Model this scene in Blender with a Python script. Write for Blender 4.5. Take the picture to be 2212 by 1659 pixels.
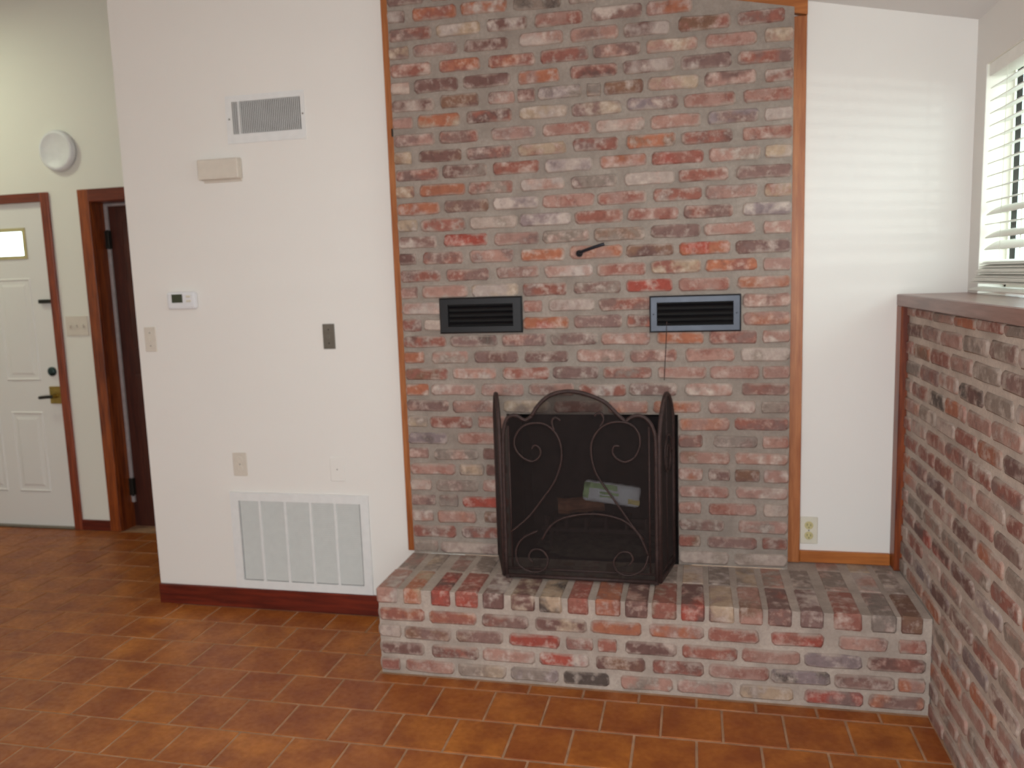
import bpy, bmesh, math, random
from mathutils import Vector, Matrix, Euler
for o in list(bpy.data.objects): bpy.data.objects.remove(o)
S = bpy.context.scene
C = S.collection
PI = math.pi
rnd = random.Random(7)

# ---------------------------------------------------------------- camera
cam = bpy.data.objects.new('camera', bpy.data.cameras.new('camera'))
C.objects.link(cam)
cam.data.sensor_width = 36
cam.data.lens = 28.3298
cam.location = (0.73423, -3.17451, 1.50487)
cam.rotation_euler = (1.439414, 0.032831, 0.220054)
cam.data.clip_start = 0.02
cam.data.dof.use_dof = True          # the photograph is slightly out of focus throughout
cam.data.dof.focus_distance = 1.2
cam.data.dof.aperture_fstop = 6.5
S.camera = cam

# ---------------------------------------------------------------- view and world
S.view_settings.view_transform = 'Standard'
S.view_settings.look = 'None'
S.view_settings.gamma = 1
S.view_settings.use_curve_mapping = False
S.view_settings.exposure = 0.0
W = bpy.data.worlds.new('sky'); S.world = W; W.use_nodes = True
nt = W.node_tree; nt.nodes.clear()
wo = nt.nodes.new('ShaderNodeOutputWorld'); bg = nt.nodes.new('ShaderNodeBackground')
bg.inputs[0].default_value = (0.87, 0.96, 1.0, 1); bg.inputs[1].default_value = 4.1
nt.links.new(bg.outputs[0], wo.inputs[0])

def portal(name, loc, rot, sx, sy):
    l = bpy.data.lights.new(name, 'AREA'); l.shape = 'RECTANGLE'; l.size = sx; l.size_y = sy
    l.cycles.is_portal = True
    o = bpy.data.objects.new(name, l); C.objects.link(o); o.location = loc; o.rotation_euler = rot
def area(name, loc, rot, sx, sy, power, col=(1, 1, 1)):
    l = bpy.data.lights.new(name, 'AREA'); l.shape = 'RECTANGLE'; l.size = sx; l.size_y = sy
    l.energy = power; l.color = col
    o = bpy.data.objects.new(name, l); C.objects.link(o); o.location = loc; o.rotation_euler = rot
# daylight comes through an unseen opening added in the rear wall and the blind-covered side window
portal('rear_opening_portal', (0.25, -5.45, 1.08), (PI/2, 0, 0), 2.7, 2.15)
portal('side_window_portal', (1.83, -1.2, 1.79), (0, PI/2, 0), 0.78, 2.4)
# unseen lamp added above the entry for the greenish light from above
area('added_entry_light', (-3.75, 0.15, 3.2), (0, 0, 0), 0.3, 0.3, 13, (0.93, 1.0, 0.74))
# unseen lamp added outside, level with the window; it throws the soft slat stripes on the alcove wall
area('added_stripe_light', (6.0, -4.2, 1.5), (0, 0, 0), 0.15, 0.15, 32, (1, 0.98, 0.94))
bpy.data.objects['added_stripe_light'].rotation_euler = (Vector((1.4, .1, 2.0))-Vector((6.0, -4.2, 1.5))).to_track_quat('-Z', 'Y').to_euler()

# assumed flash of the camera, just above the lens
fl = bpy.data.lights.new('assumed_camera_flash', 'POINT'); fl.energy = 108; fl.color = (.93, .975, 1.0); fl.shadow_soft_size = .02
fo = bpy.data.objects.new('assumed_camera_flash', fl); C.objects.link(fo); fo.location = (0.70, -3.19, 1.56)

# ---------------------------------------------------------------- colours
def lin(c):
    c = c/255.0
    return c/12.92 if c <= .04045 else ((c+.055)/1.055)**2.4
def rgb(r, g, b, k=1.0): return (min(1, lin(r)*k), min(1, lin(g)*k), min(1, lin(b)*k), 1)

# ---------------------------------------------------------------- materials
def newmat(name):
    m = bpy.data.materials.new(name); m.use_nodes = True
    n = m.node_tree; n.nodes.clear()
    out = n.nodes.new('ShaderNodeOutputMaterial'); p = n.nodes.new('ShaderNodeBsdfPrincipled')
    n.links.new(p.outputs[0], out.inputs[0])
    return m, n, p
def noise(n, vec, scale, detail=3, rough=.55):
    t = n.nodes.new('ShaderNodeTexNoise'); t.inputs['Scale'].default_value = scale
    t.inputs['Detail'].default_value = detail; t.inputs['Roughness'].default_value = rough
    if vec is not None: n.links.new(vec, t.inputs['Vector'])
    return t.outputs[0]
def mrange(n, v, a, b, c=0.0, d=1.0):
    t = n.nodes.new('ShaderNodeMapRange'); t.inputs[1].default_value = a; t.inputs[2].default_value = b
    t.inputs[3].default_value = c; t.inputs[4].default_value = d
    n.links.new(v, t.inputs[0]); return t.outputs[0]
def math_(n, op, a, b=None):
    t = n.nodes.new('ShaderNodeMath'); t.operation = op
    for i, v in enumerate((a, b)):
        if v is None: continue
        if isinstance(v, (int, float)): t.inputs[i].default_value = v
        else: n.links.new(v, t.inputs[i])
    return t.outputs[0]
def mix(n, fac, a, b, mode='MIX'):
    t = n.nodes.new('ShaderNodeMix'); t.data_type = 'RGBA'; t.blend_type = mode
    for sock, v in ((t.inputs[0], fac), (t.inputs[6], a), (t.inputs[7], b)):
        if isinstance(v, (int, float, tuple)): sock.default_value = v
        else: n.links.new(v, sock)
    return t.outputs[2]
def bump(n, p, h, strength, dist=.002):
    t = n.nodes.new('ShaderNodeBump'); t.inputs['Strength'].default_value = strength
    t.inputs['Distance'].default_value = dist
    n.links.new(h, t.inputs['Height']); n.links.new(t.outputs[0], p.inputs['Normal'])
def pos(n): return n.nodes.new('ShaderNodeNewGeometry').outputs['Position']

def plain(name, col, rough=.5, metal=0.0, var=0.06, scale=30, bmp=0.0, coat=0.0):
    m, n, p = newmat(name)
    v = noise(n, pos(n), scale, 3)
    dark = tuple(c*(1-var*2) for c in col[:3]) + (1,)
    lite = tuple(min(1, c*(1+var)) for c in col[:3]) + (1,)
    n.links.new(mix(n, mrange(n, v, .3, .7), dark, lite), p.inputs['Base Color'])
    p.inputs['Roughness'].default_value = rough; p.inputs['Metallic'].default_value = metal
    p.inputs['Coat Weight'].default_value = coat
    if bmp: bump(n, p, v, bmp)
    return m
def wood(name, c1, c2, rough=.4, along='Z', knots=True):
    m, n, p = newmat(name)
    mp = n.nodes.new('ShaderNodeMapping')
    mp.inputs['Scale'].default_value = {'Z': (14, 14, 1.1), 'X': (1.1, 14, 14), 'Y': (14, 1.1, 14)}[along]
    n.links.new(pos(n), mp.inputs[0])
    g = noise(n, mp.outputs[0], 5, 4, .6)
    w = noise(n, mp.outputs[0], 1.2, 2)
    f = math_(n, 'ADD', math_(n, 'MULTIPLY', g, .6), math_(n, 'MULTIPLY', w, .4))
    col = mix(n, mrange(n, f, .38, .62), c1, c2)
    n.links.new(col, p.inputs['Base Color']); p.inputs['Roughness'].default_value = rough
    bump(n, p, g, .15, .001)
    return m
MORTAR = rgb(136, 126, 116, 1.22)
def brick_mat(name, edge=True):
    m, n, p = newmat(name)
    oi = n.nodes.new('ShaderNodeObjectInfo')
    at = n.nodes.new('ShaderNodeAttribute'); at.attribute_type = 'OBJECT'; at.attribute_name = 'tint'
    off = n.nodes.new('ShaderNodeVectorMath'); off.operation = 'ADD'
    sc = n.nodes.new('ShaderNodeVectorMath'); sc.operation = 'SCALE'; sc.inputs[0].default_value = (31, 17, 23)
    n.links.new(oi.outputs['Random'], sc.inputs['Scale'])
    n.links.new(pos(n), off.inputs[0]); n.links.new(sc.outputs[0], off.inputs[1])
    v = off.outputs[0]
    base = mix(n, mrange(n, noise(n, v, 12, 3), .46, .60), oi.outputs['Color'], at.outputs['Color'])
    grime = noise(n, v, 38, 4, .65)
    base = mix(n, mrange(n, grime, .3, .7, .0, .5), base, mix(n, 1.0, base, (.48, .43, .42, 1), 'MULTIPLY'))
    lime = mrange(n, noise(n, v, 24, 5, .66), .50, .72, 0, .62)
    base = mix(n, lime, base, rgb(200, 184, 172, 1.1))
    soot = mrange(n, noise(n, v, 30, 3, .6), .58, .74, 0, .4)
    base = mix(n, soot, base, rgb(88, 66, 60))
    if edge:
        tc = n.nodes.new('ShaderNodeTexCoord'); sx = n.nodes.new('ShaderNodeSeparateXYZ')
        n.links.new(tc.outputs['Object'], sx.inputs[0])
        ex = math_(n, 'MULTIPLY', math_(n, 'SUBTRACT', math_(n, 'ABSOLUTE', sx.outputs[0]), .088), 1/.012)
        ez = math_(n, 'MULTIPLY', math_(n, 'SUBTRACT', math_(n, 'ABSOLUTE', sx.outputs[2]), .0155), 1/.012)
        e = math_(n, 'ADD', math_(n, 'MAXIMUM', ex, ez), math_(n, 'MULTIPLY', math_(n, 'SUBTRACT', noise(n, v, 16, 4), .5), 4.2))
        base = mix(n, mrange(n, e, .0, 1.3, 0, .88), base, mix(n, noise(n, v, 60, 2), MORTAR, rgb(170, 150, 138, 1.1)))
    n.links.new(base, p.inputs['Base Color']); p.inputs['Roughness'].default_value = .88
    bump(n, p, math_(n, 'ADD', noise(n, v, 120, 5, .7), math_(n, 'MULTIPLY', grime, .8)), .55, .004)
    return m
def mortar_mat(k=1.0):
    m, n, p = newmat('mortar')
    a = noise(n, pos(n), 9, 4); b = noise(n, pos(n), 90, 4, .7)
    col = mix(n, mrange(n, a, .35, .65), rgb(128, 117, 108, 1.2*k), rgb(150, 138, 128, 1.2*k))
    col = mix(n, mrange(n, b, .3, .7, 0, .5), col, rgb(118, 106, 98, 1.1*k))
    n.links.new(col, p.inputs['Base Color']); p.inputs['Roughness'].default_value = .95
    bump(n, p, b, .6, .004)
    return m
def paint_mat(name, col, rough=.6):
    m, n, p = newmat(name)
    t = noise(n, pos(n), 160, 3); w = noise(n, pos(n), 1.3, 2)
    d = tuple(c*.96 for c in col[:3]) + (1,)
    n.links.new(mix(n, w, col, d), p.inputs['Base Color']); p.inputs['Roughness'].default_value = rough
    bump(n, p, t, .12, .001)
    return m
def tile_mat():
    m, n, p = newmat('terracotta_tile')
    oi = n.nodes.new('ShaderNodeObjectInfo')
    v = n.nodes.new('ShaderNodeVectorMath'); v.operation = 'ADD'
    n.links.new(pos(n), v.inputs[0])
    a = noise(n, v.outputs[0], 7, 4, .6); b = noise(n, v.outputs[0], 45, 3)
    base = mix(n, mrange(n, a, .35, .68), rgb(134, 70, 22, 1.12), rgb(176, 106, 38, 1.14))
    base = mix(n, mrange(n, oi.outputs['Random'], 0, 1, 0, .45), base, rgb(124, 54, 22, 1.05))
    base = mix(n, mrange(n, b, .3, .7, 0, .25), base, rgb(96, 42, 20))
    n.links.new(base, p.inputs['Base Color'])
    n.links.new(mrange(n, b, .3, .7, .36, .55), p.inputs['Roughness'])
    bump(n, p, a, .25, .004)
    return m
def glass_mat(name, tint=(.92, .96, .94, 1)):
    m = bpy.data.materials.new(name); m.use_nodes = True; n = m.node_tree; n.nodes.clear()
    out = n.nodes.new('ShaderNodeOutputMaterial'); t = n.nodes.new('ShaderNodeBsdfTransparent')
    g = n.nodes.new('ShaderNodeBsdfGlossy'); g.inputs['Roughness'].default_value = .03
    t.inputs[0].default_value = tint
    x = n.nodes.new('ShaderNodeMixShader'); x.inputs[0].default_value = .05
    n.links.new(t.outputs[0], x.inputs[1]); n.links.new(g.outputs[0], x.inputs[2])
    n.links.new(x.outputs[0], out.inputs[0])
    return m
M = {}
M['brick'] = brick_mat('old_brick'); M['block'] = brick_mat('old_brick_block', False)
M['mortar'] = mortar_mat()
M['white'] = paint_mat('white_wall_paint', rgb(232, 228, 222))
M['white_entry'] = paint_mat('entry_wall_paint', rgb(229, 227, 218))
M['ceiling'] = paint_mat('ceiling_paint', rgb(226, 223, 220), .8)
M['tile'] = tile_mat()
M['grout'] = plain('floor_grout', rgb(166, 128, 98), .9, var=.15, scale=20, bmp=.4)
M['pine'] = wood('honey_pine', rgb(146, 78, 32, 1.0), rgb(182, 114, 64, 1.0), .38)
M['pine_x'] = wood('honey_pine_level', rgb(150, 82, 30, 1.0), rgb(182, 108, 48, 1.0), .38, 'X')
M['red_wood'] = wood('red_stained_wood', rgb(98, 36, 20, 1.0), rgb(146, 68, 38, 1.05), .4)
M['red_wood_x'] = wood('red_stained_wood_level', rgb(78, 22, 14, 1.0), rgb(116, 40, 22, 1.0), .4, 'X')
M['casing'] = wood('casing_wood', rgb(88, 32, 12, 1.1), rgb(146, 72, 28, 1.1), .35)
M['casing_x'] = wood('casing_wood_level', rgb(88, 30, 12, 1.0), rgb(118, 48, 24, 1.0), .35, 'X')
M['dark_door'] = wood('dark_brown_door_wood', rgb(58, 26, 20), rgb(84, 40, 28), .45)
M['ledge'] = wood('ledge_wood', rgb(112, 76, 66, 1.0), rgb(144, 106, 94, 1.0), .3, 'Y')
M['door_white'] = paint_mat('door_paint', rgb(226, 224, 220), .45)
M['jamb'] = paint_mat('window_jamb_paint', rgb(250, 248, 236), .5)
M['blind'] = plain('blind_slat_white', rgb(240, 238, 230), .45, var=.02)
M['plastic_white'] = plain('white_plastic', rgb(224, 224, 226), .45, var=.02)
M['plastic_beige'] = plain('beige_plastic', rgb(212, 203, 190), .45, var=.02)
M['plastic_ivory'] = plain('ivory_plastic', rgb(214, 208, 190), .4, var=.02)
M['socket'] = plain('yellowed_socket', rgb(196, 184, 132), .45, var=.04)
M['slot'] = plain('dark_slot', rgb(70, 60, 45), .6)
M['pewter'] = plain('pewter_plate', rgb(128, 122, 112), .38, metal=.6, var=.06)
M['lcd'] = plain('thermostat_screen', rgb(60, 66, 48), .3)
M['vent_white'] = plain('white_enamel', rgb(226, 226, 224), .45, var=.02)
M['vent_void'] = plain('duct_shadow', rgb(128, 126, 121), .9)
M['grille_grey'] = plain('grille_enamel_grey', rgb(210, 210, 206), .5, var=.02)
M['filter'] = plain('filter_grey', rgb(140, 142, 140), .9)
M['black_metal'] = plain('black_vent_metal', rgb(17, 15, 18), .45, metal=.2, var=.1)
M['vent_black_void'] = plain('vent_interior', rgb(20, 17, 16), .9)
M['steel'] = plain('gunmetal_frame', rgb(60, 62, 68), .4, metal=.75, var=.06)
M['iron'] = plain('rusted_iron', rgb(60, 42, 39), .66, metal=.25, var=.2, scale=60, bmp=.3)
M['wire'] = plain('rusted_screen_wire', rgb(40, 29, 27), .8, metal=.2, var=.1)
M['firebox'] = plain('sooty_firebrick', rgb(44, 34, 33), .95, var=.25, scale=14, bmp=.5)
M['ash'] = plain('ash', rgb(96, 88, 80), .95, var=.25, scale=30, bmp=.6)
M['bark'] = plain('log_bark', rgb(150, 100, 76), .9, var=.3, scale=22, bmp=.7)
M['wrap'] = plain('pale_log_wrapper', rgb(226, 226, 232), .5, var=.1, scale=18)
M['wrap_green'] = plain('green_print', rgb(170, 196, 140), .5, var=.15, scale=30)
M['wrap_yellow'] = plain('yellow_print', rgb(220, 200, 130), .5, var=.1)
M['brass'] = plain('aged_brass', rgb(160, 136, 70), .35, metal=.75, var=.1)
M['dark_metal'] = plain('dark_bronze', rgb(46, 44, 40), .4, metal=.5)
M['teal_metal'] = plain('dark_deadbolt', rgb(38, 58, 58), .35, metal=.4)
M['strip'] = plain('grey_weatherstrip', rgb(170, 160, 160), .6)
M['thread'] = plain('metal_threshold', rgb(120, 112, 98), .4, metal=.4)
M['glass'] = glass_mat('window_glass')
M['lite_frame'] = plain('brass_lite_frame', rgb(190, 178, 130), .4, metal=.2)
M['cord'] = plain('blind_cord', rgb(214, 210, 196), .7)
M['lawn'] = plain('pale_paving', rgb(176, 172, 162), .95, var=.3, scale=3)
M['post'] = wood('dark_post_wood', rgb(14, 11, 12), rgb(22, 17, 18), .7)
for n_ in M['post'].node_tree.nodes:
    if n_.type == 'BSDF_PRINCIPLED': n_.inputs['Specular IOR Level'].default_value = 0; n_.inputs['Roughness'].default_value = 1
M['downspout'] = plain('green_grey_downspout', rgb(120, 136, 118), .5)
M['rod'] = plain('damper_black', rgb(38, 38, 46), .4, metal=.4)

# ---------------------------------------------------------------- helpers
def finish(name, me, mat, parent=None, smooth=False):
    o = bpy.data.objects.new(name, me); C.objects.link(o)
    if mat is not None and not me.materials: me.materials.append(M[mat] if isinstance(mat, str) else mat)
    if smooth:
        for f in me.polygons: f.use_smooth = True
    if parent is not None: o.parent = parent
    return o
class MB:
    def __init__(s): s.bm = bmesh.new()
    def box(s, x0, x1, y0, y1, z0, z1, bev=0.0):
        r = bmesh.ops.create_cube(s.bm, size=1)
        vs = r['verts']
        for v in vs:
            v.co = Vector((x0+(v.co.x+.5)*(x1-x0), y0+(v.co.y+.5)*(y1-y0), z0+(v.co.z+.5)*(z1-z0)))
        if bev:
            es = set(e for v in vs for e in v.link_edges)
            bmesh.ops.bevel(s.bm, geom=list(es), offset=bev, segments=2 if bev > .003 else 1, affect='EDGES', profile=.6)
        return s
    def prism(s, poly, y0, y1):            # polygon in x,z pulled along y
        a = [s.bm.verts.new((x, y0, z)) for x, z in poly]; b = [s.bm.verts.new((x, y1, z)) for x, z in poly]
        n = len(poly); s.bm.faces.new(a); s.bm.faces.new(b[::-1])
        for i in range(n): s.bm.faces.new((a[i], b[i], b[(i+1) % n], a[(i+1) % n]))
        return s
    def cyl(s, p, q, r, seg=12, r2=None):
        p = Vector(p); q = Vector(q); d = q-p
        m = Matrix.Translation((p+q)/2) @ d.to_track_quat('Z', 'Y').to_matrix().to_4x4()
        bmesh.ops.create_cone(s.bm, cap_ends=True, segments=seg, radius1=r, radius2=r if r2 is None else r2, depth=d.length, matrix=m)
        return s
    def tube(s, pts, r, seg=6, smooth=4, flat=1.0, plane_n=Vector((0, 1, 0))):
        P = [Vector(p) for p in pts]
        if smooth > 1 and len(P) > 2:
            Q = []
            for i in range(len(P)-1):
                a = P[max(i-1, 0)]; b = P[i]; c = P[i+1]; d = P[min(i+2, len(P)-1)]
                for k in range(smooth):
                    t = k/smooth
                    Q.append(.5*((2*b)+(c-a)*t+(2*a-5*b+4*c-d)*t*t+(3*b-a-3*c+d)*t**3))
            P = Q+[P[-1]]
        rings = []
        for i, pt in enumerate(P):
            t = (P[min(i+1, len(P)-1)]-P[max(i-1, 0)]).normalized()
            u = plane_n - t*plane_n.dot(t)
            u = u.normalized() if u.length > 1e-4 else Vector((1, 0, 0))
            w = t.cross(u)
            rings.append([s.bm.verts.new(pt+(u*math.cos(2*PI*k/seg)*flat+w*math.sin(2*PI*k/seg))*r) for k in range(seg)])
        for a, b in zip(rings, rings[1:]):
            for k in range(seg): s.bm.faces.new((a[k], a[(k+1) % seg], b[(k+1) % seg], b[k]))
        s.bm.faces.new(rings[0][::-1]); s.bm.faces.new(rings[-1])
        return s
    def lathe(s, prof, seg=32, axis='-Y', c=(0, 0, 0)):   # prof: (radius, height out of the wall)
        rings = []
        for r, h in prof:
            rings.append([s.bm.verts.new((c[0]+r*math.cos(2*PI*k/seg), c[1]-h, c[2]+r*math.sin(2*PI*k/seg))) for k in range(seg)])
        for a, b in zip(rings, rings[1:]):
            for k in range(seg): s.bm.faces.new((a[k], a[(k+1) % seg], b[(k+1) % seg], b[k]))
        s.bm.faces.new(rings[-1][::-1]); s.bm.faces.new(rings[0])
        return s
    def build(s, name, mat, parent=None, smooth=False):
        bmesh.ops.recalc_face_normals(s.bm, faces=s.bm.faces)
        me = bpy.data.meshes.new(name); s.bm.to_mesh(me); s.bm.free()
        return finish(name, me, mat, parent, smooth)
def box(name, mat, b, parent=None, bev=0.0):
    return MB().box(*b, bev=bev).build(name, mat, parent)
def empty(name, loc=(0, 0, 0), rz=0.0):
    o = bpy.data.objects.new(name, None); C.objects.link(o); o.location = loc; o.rotation_euler.z = rz
    o.empty_display_size = .05
    return o
def tag(o, label=None, cat=None, group=None, kind=None):
    if label: o['label'] = label
    if cat: o['category'] = cat
    if group: o['group'] = group
    if kind: o['kind'] = kind
    return o
def struct(o, label, cat): return tag(o, label, cat, kind='structure')

# ---------------------------------------------------------------- layout numbers (metres)
XK, XS, YW, YE = 1.500, 1.715, 0.10, 1.08       # knee wall face, window wall face, back wall plane, entry wall plane
HT, HD = 0.3445, 0.412                           # hearth height and depth
CX0, CX1 = -0.448, 1.087                         # brick chimney face
FX0, FX1, FZ1 = -0.020, 0.672, 0.951             # fireplace opening
def ceil_z(x): return 2.3514+0.211*(1.715-x)

# ---------------------------------------------------------------- room shell
floor = box('floor', 'grout', (-4.6, 2.0, -5.6, 1.3, -.12, -.0006))
struct(floor, 'terracotta tiled floor with pale grout in a running bond', 'floor')
cl = MB().prism([(-4.7, ceil_z(-4.7)), (1.95, ceil_z(1.95)), (1.95, ceil_z(1.95)+.08), (-4.7, ceil_z(-4.7)+.08)], -5.7, 1.5).build('ceiling', 'ceiling')
struct(cl, 'off-white ceiling sloping down toward the window wall', 'ceiling')
def wall_poly(name, mat, x0, x1, y0, y1, z0=0.0):
    return MB().prism([(x0, z0), (x1, z0), (x1, ceil_z(x1)), (x0, ceil_z(x0))], y0, y1).build(name, mat)
wl = wall_poly('wall_partition', 'white', -1.79, CX0, YW, YW+.12)
struct(wl, 'plain white partition wall left of the brick chimney', 'wall')
wr = wall_poly('wall_alcove', 'white', CX1, XS+.09, YW, YW+.12)
struct(wr, 'narrow white wall between the brick chimney and the window wall', 'wall')
# window wall with its opening
WY0, WY1, WZ0, WZ1 = -2.40, -0.006, 1.3955, 2.176
m = MB()
zt = ceil_z(XS)
m.box(XS, XS+.09, WY1, YW, 0, zt).box(XS, XS+.09, -5.6, WY0, 0, zt).box(XS, XS+.09, WY0, WY1, WZ1, zt).box(XS, XS+.09, WY0, WY1, 0, WZ0)
struct(m.build('wall_window', 'white'), 'white wall holding the blind-covered window, above the brick knee wall', 'wall')
# entry wall with two door openings
D1 = (-4.03, -3.127, 2.053); D2 = (-2.785, -1.93, 2.045)
m = MB()
def wseg(x0, x1, z0=0.0): m.prism([(x0, z0), (x1, z0), (x1, ceil_z(x1)), (x0, ceil_z(x0))], YE, YE+.12)
wseg(-4.6, D1[0]); wseg(D1[0], D1[1], D1[2]); wseg(D1[1], D2[0]); wseg(D2[0], D2[1], D2[2]); wseg(D2[1], -.5)
struct(m.build('wall_entry', 'white_entry'), 'pale wall of the entry hall with the front door in it', 'wall')
struct(box('wall_light_block', 'white_entry', (-.6, -.5, YW+.12, YE, 0, 2.85)), 'unseen wall added behind the partition to stop light leaking into the hall', 'wall')  # unseen wall, added to keep light from leaking into the hall
struct(box('wall_left', 'white_entry', (-4.6, -4.5, -5.6, YE, 0, 3.64)), 'white wall at the far side of the entry', 'wall')
m = MB()
RX0, RX1, RZ = -1.1, 1.6, 2.15
m.prism([(-4.6, 0), (RX0, 0), (RX0, ceil_z(RX0)), (-4.6, ceil_z(-4.6))], -5.6, -5.48)
m.prism([(RX0, RZ), (RX1, RZ), (RX1, ceil_z(RX1)), (RX0, ceil_z(RX0))], -5.6, -5.48)
m.prism([(RX1, 0), (XS, 0), (XS, ceil_z(XS)), (RX1, ceil_z(RX1))], -5.6, -5.48)
struct(m.build('wall_rear', 'white'), 'white wall opposite the fireplace with a wide opening added to let in daylight', 'wall')
# frame of the unseen rear opening, added to let daylight in
w2 = MB().box(RX0, RX0+.05, -5.57, -5.5, 0, RZ).box(RX1-.05, RX1, -5.57, -5.5, 0, RZ).box(RX0, RX1, -5.57, -5.5, RZ-.05, RZ).box(.07, .13, -5.57, -5.5, 0, RZ).build('added_daylight_opening', 'plastic_white')
struct(w2, 'unseen wide opening, added to let in daylight, behind the photographer', 'window')

# ---------------------------------------------------------------- brick pieces
def brick_face_mesh(seed):
    r = random.Random(seed); L, H = .2, .055
    out = []
    rc = .0125
    base = []
    for cx, cz, a0 in ((L/2-rc, H/2-rc, 0), (-L/2+rc, H/2-rc, 90), (-L/2+rc, -H/2+rc, 180), (L/2-rc, -H/2+rc, 270)):
        for k in (6, 84):
            a = math.radians(a0+k); base.append((cx+rc*math.cos(a), cz+rc*math.sin(a)))
    # one extra point along each long side
    pts = base[:2]+[(r.uniform(-.05, .05), H/2)]+base[2:6]+[(r.uniform(-.05, .05), -H/2)]+base[6:]
    pts = [(x+r.uniform(-.0030, .0022)*(1 if x > 0 else -1), z+r.uniform(-.0030, .0012)*(1 if z > 0 else -1)) for x, z in pts]
    bm = bmesh.new(); n = len(pts)
    def ring(y, inset):
        vs = []
        for x, z in pts:
            sx = max(0, abs(x)-inset); sz = max(0, abs(z)-inset)
            vs.append(bm.verts.new((math.copysign(sx, x), y+r.uniform(-.0006, .0006), math.copysign(sz, z))))
        return vs
    R = [ring(.012, 0), ring(0.0, .0012), ring(-.0045, .0068)]
    for a, b in zip(R, R[1:]):
        for k in range(n): bm.faces.new((a[k], a[(k+1) % n], b[(k+1) % n], b[k]))
    bm.faces.new(R[-1])
    bmesh.ops.recalc_face_normals(bm, faces=bm.faces)
    me = bpy.data.meshes.new('brick_face'); bm.to_mesh(me); bm.free()
    me.materials.append(M['brick'])
    for f in me.polygons: f.use_smooth = len(f.vertices) == 4
    return me
def brick_block_mesh(seed):
    r = random.Random(seed); bm = bmesh.new()
    bmesh.ops.create_cube(bm, size=1)
    for v in bm.verts: v.co = Vector((v.co.x*.1, v.co.y*.2, v.co.z*.058))
    bmesh.ops.bevel(bm, geom=list(bm.edges), offset=.007, segments=1, affect='EDGES')
    for v in bm.verts: v.co += Vector((r.uniform(-.0015, .0015), r.uniform(-.0015, .0015), r.uniform(-.001, .001)))
    me = bpy.data.meshes.new('brick_block'); bm.to_mesh(me); bm.free()
    me.materials.append(M['block'])
    return me
FACES = [brick_face_mesh(100+i) for i in range(14)]
BLOCKS = [brick_block_mesh(300+i) for i in range(6)]
BK = 1.12
PAL0 = {'R': rgb(158, 52, 34, BK), 'r': rgb(142, 78, 64, BK), 'o': rgb(166, 94, 62, BK), 'p': rgb(166, 124, 112, BK),
       'm': rgb(124, 90, 84, BK), 'd': rgb(104, 64, 58, BK), 'b': rgb(120, 80, 58, BK), 'w': rgb(184, 166, 156, BK),
       'y': rgb(176, 152, 128, BK), 'g': rgb(138, 122, 112, BK), 'k': rgb(60, 46, 42, BK), 'v': rgb(132, 114, 116, BK)}
PAL = {k: tuple(c[i]*.80+MORTAR[i]*.17 for i in range(3))+(1,) for k, c in PAL0.items()}
def jitter(c, a=.09):
    k = 1+rnd.uniform(-a, a); h = rnd.uniform(-.03, .03)
    return (min(1, c[0]*k*(1+h)), min(1, c[1]*k), min(1, c[2]*k*(1-h)), 1)
def paint(o, code):
    o.color = jitter(PAL[code[0]]); t = jitter(PAL[code[1]]) if len(code) > 1 else o.color
    o['tint'] = [t[0], t[1], t[2]]
def face_brick(parent, c, L, code, H=.056, rz=0.0, proud=0.0):
    o = bpy.data.objects.new('brick', rnd.choice(FACES)); C.objects.link(o); o.parent = parent
    o.scale = (L/.2*rnd.choice((1, 1, -1)), 1, H/.055*rnd.choice((1, -1)))
    o.location = c; o.rotation_euler = (0, rnd.uniform(-.006, .006), rz)
    paint(o, code)
    return o
def block_brick(parent, c, dims, code):
    o = bpy.data.objects.new('brick', rnd.choice(BLOCKS)); C.objects.link(o); o.parent = parent
    o.scale = (dims[0]/.1, dims[1]/.2, dims[2]/.058); o.location = c
    o.rotation_euler = (rnd.uniform(-.004, .004), 0, rnd.uniform(-.008, .008))
    paint(o, code); return o

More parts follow.
